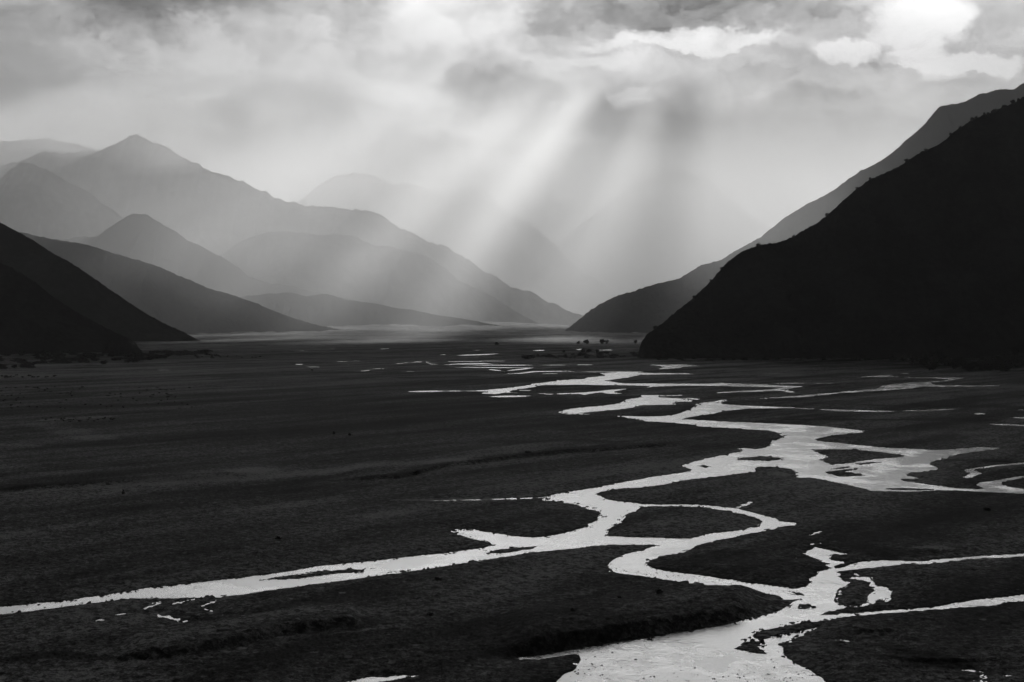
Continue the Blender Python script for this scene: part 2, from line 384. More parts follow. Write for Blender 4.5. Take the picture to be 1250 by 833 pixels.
STREAKS = [  # px width, then points
 (1.5, 555,434, 580,433.4, 598,432.7, 608,432), (1, 539,433.3, 544,432.9), (.9, 480,444.7, 501,442.6), (1.5, 501,442.5, 518,441.7), (.9, 518,441.7, 526,444.7, 555,445.5),
 (.8, 520,442, 600,441, 634,440.4), (1.7, 550,444.7, 592,444, 602,444.7), (1.2, 568,446, 659,446), (.7, 659,446, 700,445.6), (.9, 700,445.5, 729,445.5),
 (1.1, 550,448.4, 614,449, 651,449.2), (1.4, 651,449.2, 636,451, 619,452.7), (1.1, 599,451.5, 609,452.5), (1.4, 618,456.4, 634,456, 653,453.7, 694,453.2, 702,454.3), (.7, 702,454.2, 788,454),
 (.8, 661,456.4, 685,456), (1.3, 497,478.5, 512,478, 545,477.6), (.8, 545,477.6, 565,477.4), (1.6, 597,484.4, 624,484, 646,483.6), (.7, 657,480.4, 677,481.5), (.8, 630,476.5, 649,476.8),
 (.8, 804,483.6, 838,482.5), (1, 838,486.4, 850,487.5), (1.3, 1098,455.9, 1111,455.9), (.8, 972,498.4, 1000,499.8), (1.7, 1000,500.2, 1030,501.3, 1091,502.3), (.7, 1091,502, 1135,501, 1170,499.5),
 (1, 1239,500.4, 1280,500.4), (1.5, 1189,505.4, 1203,505.4), (1.3, 1202,517.5, 1250,519.5, 1290,520.5), (.7, 928,455.6, 960,455.6), (.7, 944,468.3, 984,468), (.6, 990,468, 1020,468),
 (1.3, 1182,574.5, 1188,572.3, 1204,570.2, 1229,567.5, 1250,565.8, 1280,564), (1.2, 990,653.4, 1001,649.2), (1, 989,664.9, 1001,663.2), (1.2, 972,681, 979,680),
 (2.6, 1160,816.8, 1180,818, 1194,820, 1212,821), (4, 1193,824, 1202,833, 1208,842), (1.6, 1220,824, 1233,826), (3, 1186,833, 1190,831), (2.2, 1021,780.8, 1030,781), (1.5, 1032,781.5, 1037,783),
 (1.2, 600,609.6, 630,608.8, 664,607.4), (.7, 530,611.5, 600,609.6),
 (1.6, 128,753.9, 157,749), (3, 114,758, 125,756.6), (2.6, 168,745, 185,739, 202,733.8), (1.8, 202,739, 225,734, 246,729.7), (1.8, 172,746, 201,752.8, 235,759.5), (3, 198,753, 204,752.4), (3, 226,759, 235,759.5), (1.8, 242,742.7, 256,737, 267,731.5), (1.2, 246,742, 262,748), (2.6, 268,750.6, 283,752),
 (1, 190,452, 211,452), (.9, 397,442, 441,440.8), (1.2, 375,448, 390,448), (1.5, 362,445, 368,445), (1.3, 425,445, 430,445), (1.3, 442,453, 450,452.3), (1.3, 457,450.4, 467,450.4),
 (1, 463,426.4, 474,425.6), (.7, 393,426.4, 410,426), (1, 358,428.8, 374,428), (.8, 295,426.4, 304,426.4), (1.4, 651,428.2, 666,427.8), (.7, 577,427.5, 588,427.5), (1, 706,427, 709,426.5), (1, 733,427.5, 745,427.5),
 (.8, 497,453.6, 505,453.6), (1.2, 806,616.8, 852,616.8), (1.5, 1040,700, 1062,706),
]
def pts(s): return np.array([[float(v) for v in p.split(',')] for p in s.split()])
POLYS = [pts(s) for s in (BIG, UPPER, POND, THIRD, RIGHT, TOPR, POOL1, BLF, SPK, FARR)]
ISLS = [pts(s) for s in ISL]

def seg_dist(X, Y, A, clip=40.0):
    """distance of points to a closed world polygon (A: n x 2), only where it matters"""
    D = np.full(X.shape, clip, np.float32)
    B = np.roll(A, -1, 0)
    for (ax, ay), (bx, by) in zip(A, B):
        m = max(clip * 0.6, 8.0)
        # row/column windows keep this quick
        sel = np.where((X > min(ax, bx) - m) & (X < max(ax, bx) + m) & (Y > min(ay, by) - m) & (Y < max(ay, by) + m))
        if not len(sel[0]): continue
        x = X[sel]; y = Y[sel]
        ex, ey = bx - ax, by - ay
        t = np.clip(((x - ax) * ex + (y - ay) * ey) / (ex * ex + ey * ey + 1e-9), 0, 1)
        d = np.hypot(x - ax - t * ex, y - ay - t * ey)
        D[sel] = np.minimum(D[sel], d)
    return D
def inside(PX, PY, A):
    r = np.zeros(PX.shape, bool)
    B = np.roll(A, -1, 0)
    for (ax, ay), (bx, by) in zip(A, B):
        if ay == by: continue
        c = ((ay > PY) != (by > PY)) & (PX < (bx - ax) * (PY - ay) / (by - ay) + ax)
        r ^= c
    return r

# ------------------------------------------------------------------ the plain: one sheet, denser where the camera is near
py_rows = np.concatenate([np.array([391.2, 391.6, 392.0, 392.4, 392.8, 393.2]), np.arange(393.6, 470, 0.55), np.arange(470, 560, 0.75), np.arange(560, 842, 0.9),
                          np.arange(842, 1060, 3), np.arange(1060, 2400, 60), np.array([2800., 3600, 5000])])[::-1]
px_cols = np.concatenate([-np.geomspace(9000, 740, 16), np.arange(-720, -6, 4.0), np.arange(-5, 1256, 1.15), np.arange(1258, 1900, 4.0), 1250 + np.geomspace(660, 9000, 16)])
PX, PY = np.meshgrid(px_cols, py_rows)
GX, GY = gpt(PX, PY)
near = 1.0 / (1.0 + GY / 500.0)
# ragged shores: wander the lookup a little
wob = fbm(GX / 3.0, GY / 3.0, 4, 31) * 1.1
wobx = PX + (fbm(GX / 9.0, GY / 14.0, 4, 5) * 7.0) * F / GY * 0.5
woby = PY + (fbm(GX / 9.0 + 40, GY / 14.0, 4, 6) * 5.0) * CAM_H * F / GY ** 2 * 0.6
water = np.zeros(PX.shape, bool)
sd = np.full(PX.shape, 40.0, np.float32)
for A in POLYS:
    m = (PX > A[:, 0].min() - 30) & (PX < A[:, 0].max() + 30) & (PY > A[:, 1].min() - 12) & (PY < A[:, 1].max() + 12)
    ii = np.where(m)
    ins = inside(wobx[ii], woby[ii], A)
    water[ii] |= ins
    wx, wy = gpt(A[:, 0], A[:, 1])
    sd[ii] = np.minimum(sd[ii], seg_dist(GX[ii], GY[ii], np.stack([wx, wy], 1)))
for A in ISLS:
    m = (PX > A[:, 0].min() - 10) & (PX < A[:, 0].max() + 10) & (PY > A[:, 1].min() - 6) & (PY < A[:, 1].max() + 6)
    ii = np.where(m)
    ins = inside(wobx[ii], woby[ii], A)
    water[ii] &= ~ins
    wx, wy = gpt(A[:, 0], A[:, 1])
    sd[ii] = np.minimum(sd[ii], seg_dist(GX[ii], GY[ii], np.stack([wx, wy], 1)))
s = np.where(water, -sd, sd)                     # metres to the shore, negative in the water
def line_px(PX, PY, P, th, ii):
    d = np.full(PX[ii].shape, 1e3)
    for (ax, ay), (bx, by) in zip(P[:-1], P[1:]):
        x = PX[ii]; y = PY[ii]
        # widths are given down the picture; along it the line is foreshortened
        ex, ey = (bx - ax) * 0.12, by - ay
        t = np.clip(((x - ax) * 0.12 * ex + (y - ay) * ey) / (ex * ex + ey * ey + 1e-9), 0, 1)
        d = np.minimum(d, np.hypot((x - ax) * 0.12 - t * ex, y - ay - t * ey))
    u = (PX[ii] - P[:, 0].min()) / max(1.0, P[:, 0].max() - P[:, 0].min())
    return d + th * 0.45 * (1 - np.clip(np.minimum(u, 1 - u) * 4, 0, 1)) * (P[:, 0].max() - P[:, 0].min() > 12)
def band(P, pad=16):
    return np.where((PX > P[:, 0].min() - 60) & (PX < P[:, 0].max() + 60) & (PY > P[:, 1].min() - pad) & (PY < P[:, 1].max() + pad))
for st in STREAKS:
    th = st[0]; P = np.array(st[1:], float).reshape(-1, 2)
    ii = band(P, 6)
    if P[:, 1].mean() < 457: th = th * (0.36 if P[:, 0].mean() < 560 else 0.62)
    d = line_px(wobx * 0.25 + PX * 0.75, woby * 0.5 + PY * 0.5, P, th, ii)
    if P[:, 1].mean() > 640: d = d + th * 1.1 * (0.25 + 1.5 * np.abs(fbm(GX[ii] / 1.6, GY[ii] / 2.2, 4, 55, 0.65)))
    mpx = GY[ii] ** 2 / (CAM_H * F)              # metres of ground per pixel row
    dm = (d - th * 0.58) * mpx
    s[ii] = np.minimum(s[ii], dm)
# height of the bed and the banks
slope_n = np.clip(GY / 300.0, 1.0, 6.0)
bank = np.clip(s / slope_n, -1.2, 1.0)
stones = (fbm(GX / 1.1, GY / 1.1, 3, 11, 0.6) * 0.42 + fbm(GX / 6.0, GY / 6.0, 3, 12) * 0.5) * np.clip(900 / GY, 0.35, 1.0)
flat = 0.45 + fbm(GX / 60.0, GY / 60.0, 4, 13) * 0.5 + fbm(GX / 14.0, GY / 20.0, 3, 14) * 0.35
shoal = smooth(-7.0, -0.5, s / np.clip(GY / 350, 1, 4)) * 0.16
cob = fbm(GX / 0.75, GY / 0.9, 3, 11, 0.65)                       # cobbles and boulders
big = fbm(GX / 2.4, GY / 2.8, 3, 15, 0.6)
patch = smooth(-0.06, 0.14, fbm(GX / 26.0, GY / 34.0, 3, 77))      # stony stretches
ln_ = np.clip(GY / 420.0, 0.8, 6.0)                                # shallow margins
d_in = np.maximum(-s, 0) / ln_
d_out = np.maximum(s, 0) / ln_
spike = smooth(0.10, 0.30, cob * 0.8 + big * 0.6)
fade = np.clip(1000.0 / GY, 0.3, 1.0)
Z_in = -0.02 - 0.075 * np.minimum(d_in, 4.0) - 0.05 * np.clip(d_in - 4, 0, 12) + fade * (spike * (0.16 + 0.34 * patch) * np.exp(-d_in / (1.6 + 2.2 * patch)) + big * 0.12 * np.exp(-d_in / 3.0))
Z_out = 0.03 + 0.10 * np.minimum(d_out, 3.0) + np.maximum(flat, 0.05) * smooth(1, 12, d_out) * 1.2 + fade * ((cob * 0.55 + big * 0.45) * (0.45 + 0.35 * smooth(0, 5, d_out)))
Z = np.where(s > 0, Z_out, Z_in)
Z = np.where(s > 2.5 * ln_, np.maximum(Z, 0.06), Z)
Z = np.where((GY > 6000) | (np.abs(PX - 625) > 1330), np.maximum(Z, 0.3), Z)
# albedo of the gravel, scrub and moss, with some sunlight and bank shade painted in
alb = np.full(PX.shape, 0.14)
ca, sa = math.cos(R(52)), math.sin(R(52))
FU, FV = GX * ca + GY * sa, -GX * sa + GY * ca                    # along and across the old channels
alb *= np.clip(1.0 + 3.4 * fbm(FU / 260, FV / 34, 5, 21, 0.55) + 1.3 * fbm(GX / 70, GY / 90, 5, 22, 0.6), 0.10, 2.6)
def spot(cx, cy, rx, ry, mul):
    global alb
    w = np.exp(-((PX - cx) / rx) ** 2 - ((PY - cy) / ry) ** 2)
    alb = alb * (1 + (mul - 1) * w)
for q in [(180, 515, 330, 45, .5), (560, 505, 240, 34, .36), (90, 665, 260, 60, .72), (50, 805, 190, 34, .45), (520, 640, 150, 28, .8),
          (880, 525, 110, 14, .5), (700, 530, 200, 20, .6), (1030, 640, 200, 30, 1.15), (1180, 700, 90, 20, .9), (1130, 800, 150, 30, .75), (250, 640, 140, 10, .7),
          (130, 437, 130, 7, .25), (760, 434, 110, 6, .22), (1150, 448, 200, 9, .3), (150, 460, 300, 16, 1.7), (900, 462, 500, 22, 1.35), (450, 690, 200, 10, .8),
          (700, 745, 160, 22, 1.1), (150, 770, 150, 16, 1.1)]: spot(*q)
LINES = [  # width px, factor, points: dry channels (pale), mossy scarps and the cut bank's painted shade (dark)
 (4, 1.9, 0,606, 87,599, 244,588.5, 420,578, 560,570), (4, 1.7, 0,662, 87,648, 244,630, 420,613), (3, 1.6, 35,641, 122,630), (4, 1.7, 28,582, 122,573), (4, 1.9, 40,520, 87,529, 132,540),
 (1.6, 2.6, 52,515, 139,510), (2.5, 3.0, 284,580, 310,579, 334,576), (1.3, 2.8, 515,570.4, 585,566), (1.2, 3.0, 480,614, 546,611, 610,609), (2.5, 1.9, 452,635.5, 501,628.6), (2, 1.8, 661,529, 689,529),
 (2, .30, 0,601, 87,595.5, 279,583), (2, .35, 400,590, 487,585, 540,572, 680,554, 820,545), (6, .6, 145,812, 224,804, 280,792, 343,775, 412,768, 450,766), (5, .4, 0,815, 60,806, 140,812),
 (1.5, 2.0, 400,780, 450,774, 511,765), (8.5, .6, 600,803, 650,795, 690,787, 730,780, 786,770, 850,757, 890,748, 935,737), (1.6, .4, 1056,496, 1250,498.7, 1300,499), (1.7, .3, 960,514, 1215,514.5),  # the widest dark line paints the shaded face of the cut bank
 (4, .4, 1071,793, 1123,803, 1185,812.7), (3, .5, 1061,805, 1165,815), (4, .38, 1030,668, 1080,680, 1160,677), (2, 2.6, 1123,672.5, 1140,672.5, 1156,674.5), (2, 2.2, 945,581, 962,581.5), (3, 1.6, 785,640, 800,644, 815,641),
 (3, .5, 600,540, 760,546), (2, .45, 0,500, 120,498, 230,494), (2.2, .5, 1050,562, 1250,565), (1.5, 1.7, 0,545, 50,546), (2, 1.5, 1100,530, 1240,531), (4, 1.6, 60,755, 130,758, 200,750), (2.5, 1.5, 250,775, 330,762, 400,752),
 (1.4, 1.9, 0,448, 140,446, 250,440), (2, 1.5, 70,455, 300,450), (1.2, .45, 350,455, 600,456), (1.2, .4, 480,462, 640,461), (1.5, .5, 800,462, 1040,462),
 (2, 2.0, 80,427.5, 125,426, 175,426.5, 260,422, 320,424), (1.2, .4, 300,433, 480,431), (1.5, .35, 500,429, 690,426), (2, .5, 250,436, 330,437),
]
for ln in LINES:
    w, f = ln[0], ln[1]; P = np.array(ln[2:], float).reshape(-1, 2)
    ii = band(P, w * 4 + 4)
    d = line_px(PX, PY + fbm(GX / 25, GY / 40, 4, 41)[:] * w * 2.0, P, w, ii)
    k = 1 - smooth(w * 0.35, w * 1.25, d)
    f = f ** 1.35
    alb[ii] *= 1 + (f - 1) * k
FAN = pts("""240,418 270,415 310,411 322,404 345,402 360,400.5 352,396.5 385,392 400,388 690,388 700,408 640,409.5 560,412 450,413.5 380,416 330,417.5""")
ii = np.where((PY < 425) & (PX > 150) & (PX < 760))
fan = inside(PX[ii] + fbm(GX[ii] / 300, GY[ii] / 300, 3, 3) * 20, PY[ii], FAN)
alb[ii] = np.where(fan, np.clip(0.24 * (1 + 3.0 * fbm(GX[ii] / 150, GY[ii] / 420, 5, 9, 0.6)), 0.06, 0.45), alb[ii])  # pale fan gravel, with its sunlit look painted into the albedo
alb = np.where(s < 2.0, alb * (0.55 + 0.225 * np.clip(s, 0, 2)), alb)       # wet margins
# cut bank above the main channel, and low terraces
def terrace(P, H, back, px_side=1):
    global Z
    P = np.array(P, float).reshape(-1, 2)
    ii = np.where((PX > P[:, 0].min()) & (PX < P[:, 0].max()) & (PY < P[:, 1].max() + 3) & (PY > P[:, 1].min() - 80))
    edge = np.interp(PX[ii], P[:, 0], P[:, 1])
    xs = PX[ii]
    ends = smooth(P[0, 0], P[0, 0] + 60, xs) * (1 - smooth(P[-1, 0] - 40, P[-1, 0], xs))
    Ye = CAM_H * F / (edge - HY)
    d = GY[ii] - Ye
    Z[ii] += H * smooth(0.0, 4.0, d) * (1 - smooth(back * .4, back, d)) * ends * (s[ii] > 0)
terrace([600, 806, 650, 800, 690, 793, 730, 786.5, 786, 778, 850, 767, 890, 760, 934, 749], 1.9, 45)
terrace([130, 818, 224, 810, 280, 798, 343, 781, 412, 774, 460, 770], 1.5, 30)
terrace([400, 592, 487, 587, 540, 574, 680, 556, 840, 546], 1.2, 90)
terrace([-20, 604, 87, 598, 279, 586, 340, 580], 1.0, 60)
P3 = np.stack([GX, GY, Z], -1)
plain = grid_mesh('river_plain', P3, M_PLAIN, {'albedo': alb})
tag(plain, 'dark flat gravel river plain cut by bright braided channels', 'ground', kind='structure')

wat = poly_mesh('water', [(-900, 60, 0), (1500, 60, 0), (1500, 5200, 0), (-1400, 5200, 0)], [(0, 1, 2, 3)], M_WATER)
tag(wat, 'bright silvery braided river winding across the dark gravel plain', 'river', kind='structure')

# ------------------------------------------------------------------ hills and mountains
def prof(s): return np.array([[float(v) for v in p.split(',')] for p in s.split()])
def ridge(name, profile, d0, d1, front, back, mat, label, step=3.0, rows=70, amp=0.2, gully=320.0, rag=1.0, canopy=None, seed=0, cat='mountain', foot=None, power=1.15):
    """a massif whose skyline passes through the given bearings at distance d0..d1"""
    P = prof(profile)
    x = np.linspace(P[0, 0], P[-1, 0], int((P[-1, 0] - P[0, 0]) / step) + 1)
    D = np.interp(x, [P[0, 0], P[-1, 0]], [d0, d1])
    y = np.interp(x, P[:, 0], P[:, 1])
    X = gx(x, D)
    Zr = CAM_H + (HY - y) / F * D
    rk = np.clip((Zr - 10) / 200, 0, 1)
    Zr = np.maximum(Zr + rk * rag * D / 6000 * (fbm(X / 420, D * 0 + seed, 6, seed + 3, 0.6) * 46 - np.abs(fbm(X / 150, D * 0 + seed + 7, 5, seed + 4, 0.6)) * 26 + 4), -4)
    t = np.concatenate([-np.linspace(1, 0, rows + 1)[:-1], np.linspace(0, 1, max(10, rows // 3) + 1)])
    wf = np.maximum(front * Zr, 25) if foot is None else np.maximum(D - foot, 40)
    wb = np.maximum(back * Zr, 25)
    T, _ = np.meshgrid(t, x, indexing='ij')
    a = np.abs(T)
    Yg = D[None, :] + np.where(T < 0, T * wf[None, :], T * wb[None, :])
    Xg = X[None, :] + T * 0
    Zg = Zr[None, :] * (1 - a) ** power
    g = 1 - 2 * np.abs(fbm(Xg / gully + seed, Yg / (gully * 2.2), 5, seed, 0.5) * 1.8)
    env = np.sin(np.pi * np.clip(a, 0, 1)) ** 0.8
    Zg = Zg + env * amp * Zr[None, :] * (g - 0.62)
    Zg = Zg + (fbm(Xg / 60, Yg / 60, 4, seed + 9, 0.6)) * 12 * np.clip(a * 6, 0.0, 1) * np.clip((1 - a) * 8, 0, 1) * D[None, :] / 6000
    if canopy:
        c, h = canopy
        Zg = Zg + (np.abs(fbm(Xg / c, Yg / c, 3, seed + 5, 0.65)) * 2.6 * h) * np.clip((1 - a) * 14, 0, 1) * np.clip(Zr[None, :] / 20, 0.15, 1)
    Zg = np.where(a > 0.985, -6.0, Zg)
    o = grid_mesh(name, np.stack([Xg, Yg, Zg], -1), mat)
    tag(o, label, cat, kind='structure')
    return dict(x=x, D=D, Z=Zg[rows], X=X)

R1 = ridge('hill', """779,437 780,428 783,418 790,409 800,402 815,391 830,378 845,366 860,352 870,342 880,330 892,318 905,308 915,304 925,301 950,297 968,290 985,280 1000,272 1015,259 1030,245 1045,232 1060,222 1080,212 1100,203 1115,192 1130,185 1145,178 1155,171 1162,164 1180,152 1190,147 1200,142 1212,139 1225,132 1238,126 1250,119 1300,96 1400,58 1500,40 1620,60 1800,200 1900,420""",
      2160, 2750, .9, 1.2, M_FOREST, 'nearest steep forested hill, almost black, on the right side of the valley', step=1.4, rows=120, amp=.10, gully=170, rag=.25, canopy=(9.0, 3.2), seed=11, cat='hill', foot=2070)
R2 = ridge('hill', """686,408 692,402 700,396 720,380 732,372 745,365 758,360 770,357 785,352 800,347 815,344 830,340 843,332 855,325 868,321 880,318 890,311 900,305 915,297 930,290 938,283 945,277 955,269 965,262 978,254 990,247 1003,241 1015,235 1027,226 1038,218 1048,211 1060,205 1073,198 1085,190 1098,179 1110,168 1120,160 1130,150 1138,140 1145,132 1150,129 1155,128 1165,127 1175,125 1185,122 1190,119 1195,116 1205,115 1212,112 1220,110 1230,110 1237,110 1250,102 1280,92 1330,95 1400,120 1500,220 1600,400""",
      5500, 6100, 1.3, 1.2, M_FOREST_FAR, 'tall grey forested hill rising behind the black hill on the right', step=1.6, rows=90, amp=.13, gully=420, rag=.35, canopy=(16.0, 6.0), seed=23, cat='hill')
ridge('hill', """-420,300 -250,275 -120,290 -60,305 0,321 15,327 30,336 45,347 60,359 80,373 100,385 120,396 140,406 155,413 165,419 172,428""",
      2600, 2480, 1.3, 1.2, M_FOREST, 'nearest dark hill slope at the left edge of the valley', step=1.6, rows=70, amp=.12, gully=200, rag=.3, canopy=(9.0, 2.6), seed=31, cat='hill')
ridge('hill', """128,426 133,416 140,413 148,412 155,414 162,419 168,425 171,428""", 2380, 2380, .9, .9, M_FOREST, 'small dark wooded knoll at the foot of the left hill', step=.5, rows=30, amp=.1, gully=60, rag=.1, canopy=(8.0, 2.0), seed=35, cat='hill')
ridge('hill', """-380,190 -250,215 -100,245 0,272 15,280 30,288 45,297 60,307 80,318 100,330 125,348 150,365 175,381 200,395 222,405 248,418""",
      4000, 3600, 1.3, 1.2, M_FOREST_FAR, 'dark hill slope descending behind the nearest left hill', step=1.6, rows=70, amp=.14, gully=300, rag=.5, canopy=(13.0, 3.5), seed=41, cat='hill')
ridge('hill', """-150,300 0,280 30,285 60,291 80,294 100,298 125,305 150,313 175,321 200,330 218,338 235,345 255,353 272,358 290,363 320,374 350,386 385,397 420,404 452,409""",
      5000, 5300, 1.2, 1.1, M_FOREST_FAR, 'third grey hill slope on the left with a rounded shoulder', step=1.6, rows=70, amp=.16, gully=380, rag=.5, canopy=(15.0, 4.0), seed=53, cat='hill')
ridge('mountain', """-20,320 40,306 90,294 118,286 134,276 148,267 162,261 176,262 190,268 212,279 232,291 254,303 278,318 302,331 340,347 380,358 420,366 460,376 500,388 540,394 590,399 640,404""",
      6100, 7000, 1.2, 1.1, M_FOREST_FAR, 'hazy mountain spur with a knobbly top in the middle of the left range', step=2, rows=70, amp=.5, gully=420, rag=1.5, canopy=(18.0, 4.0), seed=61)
ridge('mountain', """-260,290 -120,250 -50,238 0,219 12,209 26,200 40,202 58,208 79,224 100,236 121,248 150,270 180,298 210,325 240,350 300,385 340,404""",
      6800, 6900, 1.2, 1.1, M_ROCK, 'hazy mountain shoulder with a pointed top at the left edge', step=2, rows=70, amp=.5, gully=450, rag=1.8, seed=71)
ridge('mountain', """-150,260 -60,225 0,205 30,196 55,189 75,195 100,192 115,190 130,185 142,178 152,173 165,169 178,172 190,177 215,187 240,198 265,208 290,218 320,231 350,243 375,250 400,256 430,262 470,272 500,285 530,297 560,310 585,326 620,346 660,364 700,380 740,393 775,401""",
      8000, 8800, 1.5, 1.2, M_ROCK, 'high hazy mountain whose peak touches the cloud on the left', step=2, rows=90, amp=.5, gully=600, rag=2.2, seed=83)
ridge('mountain', """215,345 250,322 285,301 310,289 335,282 352,279 370,281 392,287 412,285 432,289 455,297 478,300 500,309 525,322 548,334 575,352 600,364 628,381 660,396 690,402""",
      7300, 7700, 1.3, 1.1, M_ROCK, 'lower hazy bench of the left range with an uneven stepped crest', step=2, rows=70, amp=.45, gully=420, rag=1.6, seed=87)
ridge('hill', """190,390 230,379 270,368 300,362 330,359 352,357 376,361 398,360 422,366 448,368 476,374 505,377 535,384 565,389 600,396 640,403""",
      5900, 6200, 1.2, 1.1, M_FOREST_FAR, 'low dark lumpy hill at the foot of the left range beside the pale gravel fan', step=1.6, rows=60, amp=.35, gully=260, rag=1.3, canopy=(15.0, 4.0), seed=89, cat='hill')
ridge('mountain', """-350,200 -150,180 -50,176 0,174 25,172 50,171 80,174 110,182 150,200 220,240 300,300""",
      10300, 10300, 1.3, 1.0, M_ROCK, 'faint far ridge behind the peak at the upper left', step=3, rows=40, amp=.2, gully=600, rag=1.0, seed=91)
ridge('hill', '''556,395 561,393.8 564,391.5 566.5,390 569,391.2 573,393 578,395''', 12000, 12000, 1.2, 1.2, M_FOREST_FAR, 'tiny dark knoll standing alone on the far pale plain', step=.4, rows=14, amp=.1, gully=60, rag=.1, canopy=(12.0, 3.0), seed=97, cat='hill')
ridge('mountain', """280,310 330,270 360,248 385,228 410,216 440,217 480,219 510,222 540,232 558,228 572,228 590,234 610,250 640,280 680,318 720,350""",
      15500, 15700, 1.2, 1.0, M_ROCK, 'faint blunt mountain fading into the cloud at the centre of the valley head', step=3, rows=60, amp=.2, gully=700, rag=1.6, seed=101)
ridge('mountain', """500,382 530,358 560,330 590,297 612,272 626,263 645,275 668,297 690,318 715,338 745,356 775,372 800,385 840,397""",
      13600, 13900, 1.3, 1.0, M_ROCK, 'hazy triangular mountain left of the valley gap', step=2.5, rows=60, amp=.2, gully=520, rag=1.6, seed=113)
ridge('mountain', """540,372 620,338 670,306 700,284 725,262 742,252 755,244 772,226 785,221 800,216 812,208 822,206 836,207 850,215 862,217 874,230 900,250 950,285 1020,325 1100,370""",
      16500, 16200, 1.2, 1.0, M_ROCK, 'very faint far mountain behind the rain between the valley gap and the right hills', step=3, rows=60, amp=.2, gully=700, rag=1.0, seed=127)

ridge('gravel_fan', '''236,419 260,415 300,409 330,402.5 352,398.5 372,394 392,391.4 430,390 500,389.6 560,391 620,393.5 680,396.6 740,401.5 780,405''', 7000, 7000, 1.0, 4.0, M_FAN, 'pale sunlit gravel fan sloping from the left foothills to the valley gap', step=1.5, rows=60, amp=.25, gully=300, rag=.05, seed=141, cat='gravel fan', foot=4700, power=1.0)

# ------------------------------------------------------------------ trees, scrub, stones
def ground_z(px, py):
    r = np.abs(py_rows - py).argmin(); c = np.abs(px_cols - px).argmin()
    return float(Z[r, c])
def crown_mesh(name, seed, n=260, lumps=7, w=1.0, h=1.0, base=0.25, leaf=0.085):
    """leaf sprays through a lumpy volume; about one unit high and w wide"""
    r = random.Random(seed)
    L = []
    for i in range(lumps):
        a = r.uniform(0, 6.283); q = r.uniform(0, 0.30) * w
        L.append((q * math.cos(a), q * math.sin(a), base + r.uniform(0.15, 0.62) * (h - base), r.uniform(0.14, 0.27) * w))
    vs, fs = [], []
    for i in range(n):
        cx, cy, cz, rr = r.choice(L)
        u = r.uniform(-1, 1); t = r.uniform(0, 6.283); q = rr * r.uniform(0.45, 1.12); k = math.sqrt(1 - u * u)
        p = np.array((cx + q * k * math.cos(t), cy + q * k * math.sin(t), max(0.02, cz + q * u * 0.95)))
        a1 = np.array([r.gauss(0, 1) for _ in range(3)]); a1 /= np.linalg.norm(a1)
        a2 = np.cross(a1, [r.gauss(0, 1) for _ in range(3)]); a2 /= np.linalg.norm(a2) + 1e-6
        sz = leaf * r.uniform(0.6, 1.5)
        b = len(vs)
        for (i1, i2) in ((-1, -.6), (.2, -.9), (1, .1), (.3, .9), (-.7, .6)): vs.append(p + a1 * sz * i1 + a2 * sz * i2 * 0.8)
        fs.append((b, b + 1, b + 2, b + 3, b + 4))
    me = bpy.data.meshes.new(name)
    me.from_pydata([tuple(map(float, v)) for v in vs], [], fs); me.update()
    me.materials.append(M_LEAF)
    return me
def trunk_mesh(name, seed, h=0.6, rad=0.035):
    r = random.Random(seed)
    vs, fs = [], []
    def tube(p0, p1, r0, r1):
        p0, p1 = np.array(p0, float), np.array(p1, float)
        d = p1 - p0; d /= np.linalg.norm(d)
        u = np.cross(d, (0.3, 0.9, 0.1)); u /= np.linalg.norm(u); v = np.cross(d, u)
        b = len(vs)
        for p, q in ((p0, r0), (p1, r1)):
            for k in range(6):
                a = k * math.pi / 3
                vs.append(p + (u * math.cos(a) + v * math.sin(a)) * q)
        for k in range(6): fs.append((b + k, b + (k + 1) % 6, b + 6 + (k + 1) % 6, b + 6 + k))
        fs.append(tuple(range(b + 6, b + 12)))
    tube((0, 0, -0.05), (0.02, 0, h * 0.55), rad * 1.3, rad * 0.8)
    tube((0.02, 0, h * 0.55), (0.0, 0.02, h), rad * 0.8, rad * 0.3)
    for k in range(5):
        a = r.uniform(0, 6.283); z = h * r.uniform(0.35, 0.7); q = r.uniform(0.15, 0.3)
        tube((0.01, 0, z), (q * math.cos(a), q * math.sin(a), z + r.uniform(0.12, 0.3)), rad * 0.5, rad * 0.15)
    me = bpy.data.meshes.new(name)
    me.from_pydata([tuple(map(float, v)) for v in vs], [], fs); me.update()
    me.materials.append(M_BARK)
    return me
CROWNS = [crown_mesh('crown', 100 + k, 300, 6 + k % 4, w=1.0 + 0.25 * (k % 3), base=0.0 + 0.05 * (k % 3)) for k in range(6)]
TRUNKS = [trunk_mesh('trunk', 200 + k) for k in range(3)]
SCRUBS = [crown_mesh('shrub', 300 + k, 90, 5, w=1.5, h=1.0, base=0.0, leaf=0.14) for k in range(5)]
_nt = [0]
def tree(x, y, z, h, w, label, group=None):
    k = _nt[0]; _nt[0] += 1
    e = bpy.data.objects.new('tree', None); col.objects.link(e)
    e.location = (x, y, z); e.rotation_euler = (0, 0, random.uniform(0, 6.28)); e.scale = (w, w, h)
    tag(e, label, 'tree', group)
    for nm, me in (('crown', CROWNS[k % 6]), ('trunk', TRUNKS[k % 3])):
        o = bpy.data.objects.new(nm, me); col.objects.link(o); o.parent = e
    return e
def shrub(x, y, z, h, w, label, group=None):
    o = bpy.data.objects.new('shrub', random.choice(SCRUBS)); col.objects.link(o)
    o.location = (x, y, z); o.rotation_euler = (0, 0, random.uniform(0, 6.28)); o.scale = (w, w, h)
    tag(o, label, 'shrub', group)
    return o
def at_px(px, py, hpx, wpx):
    x, y = gpt(px, py); x, y = float(x), float(y)
    return x, y, ground_z(px, py) - 0.1, hpx * y / F, wpx * y / F
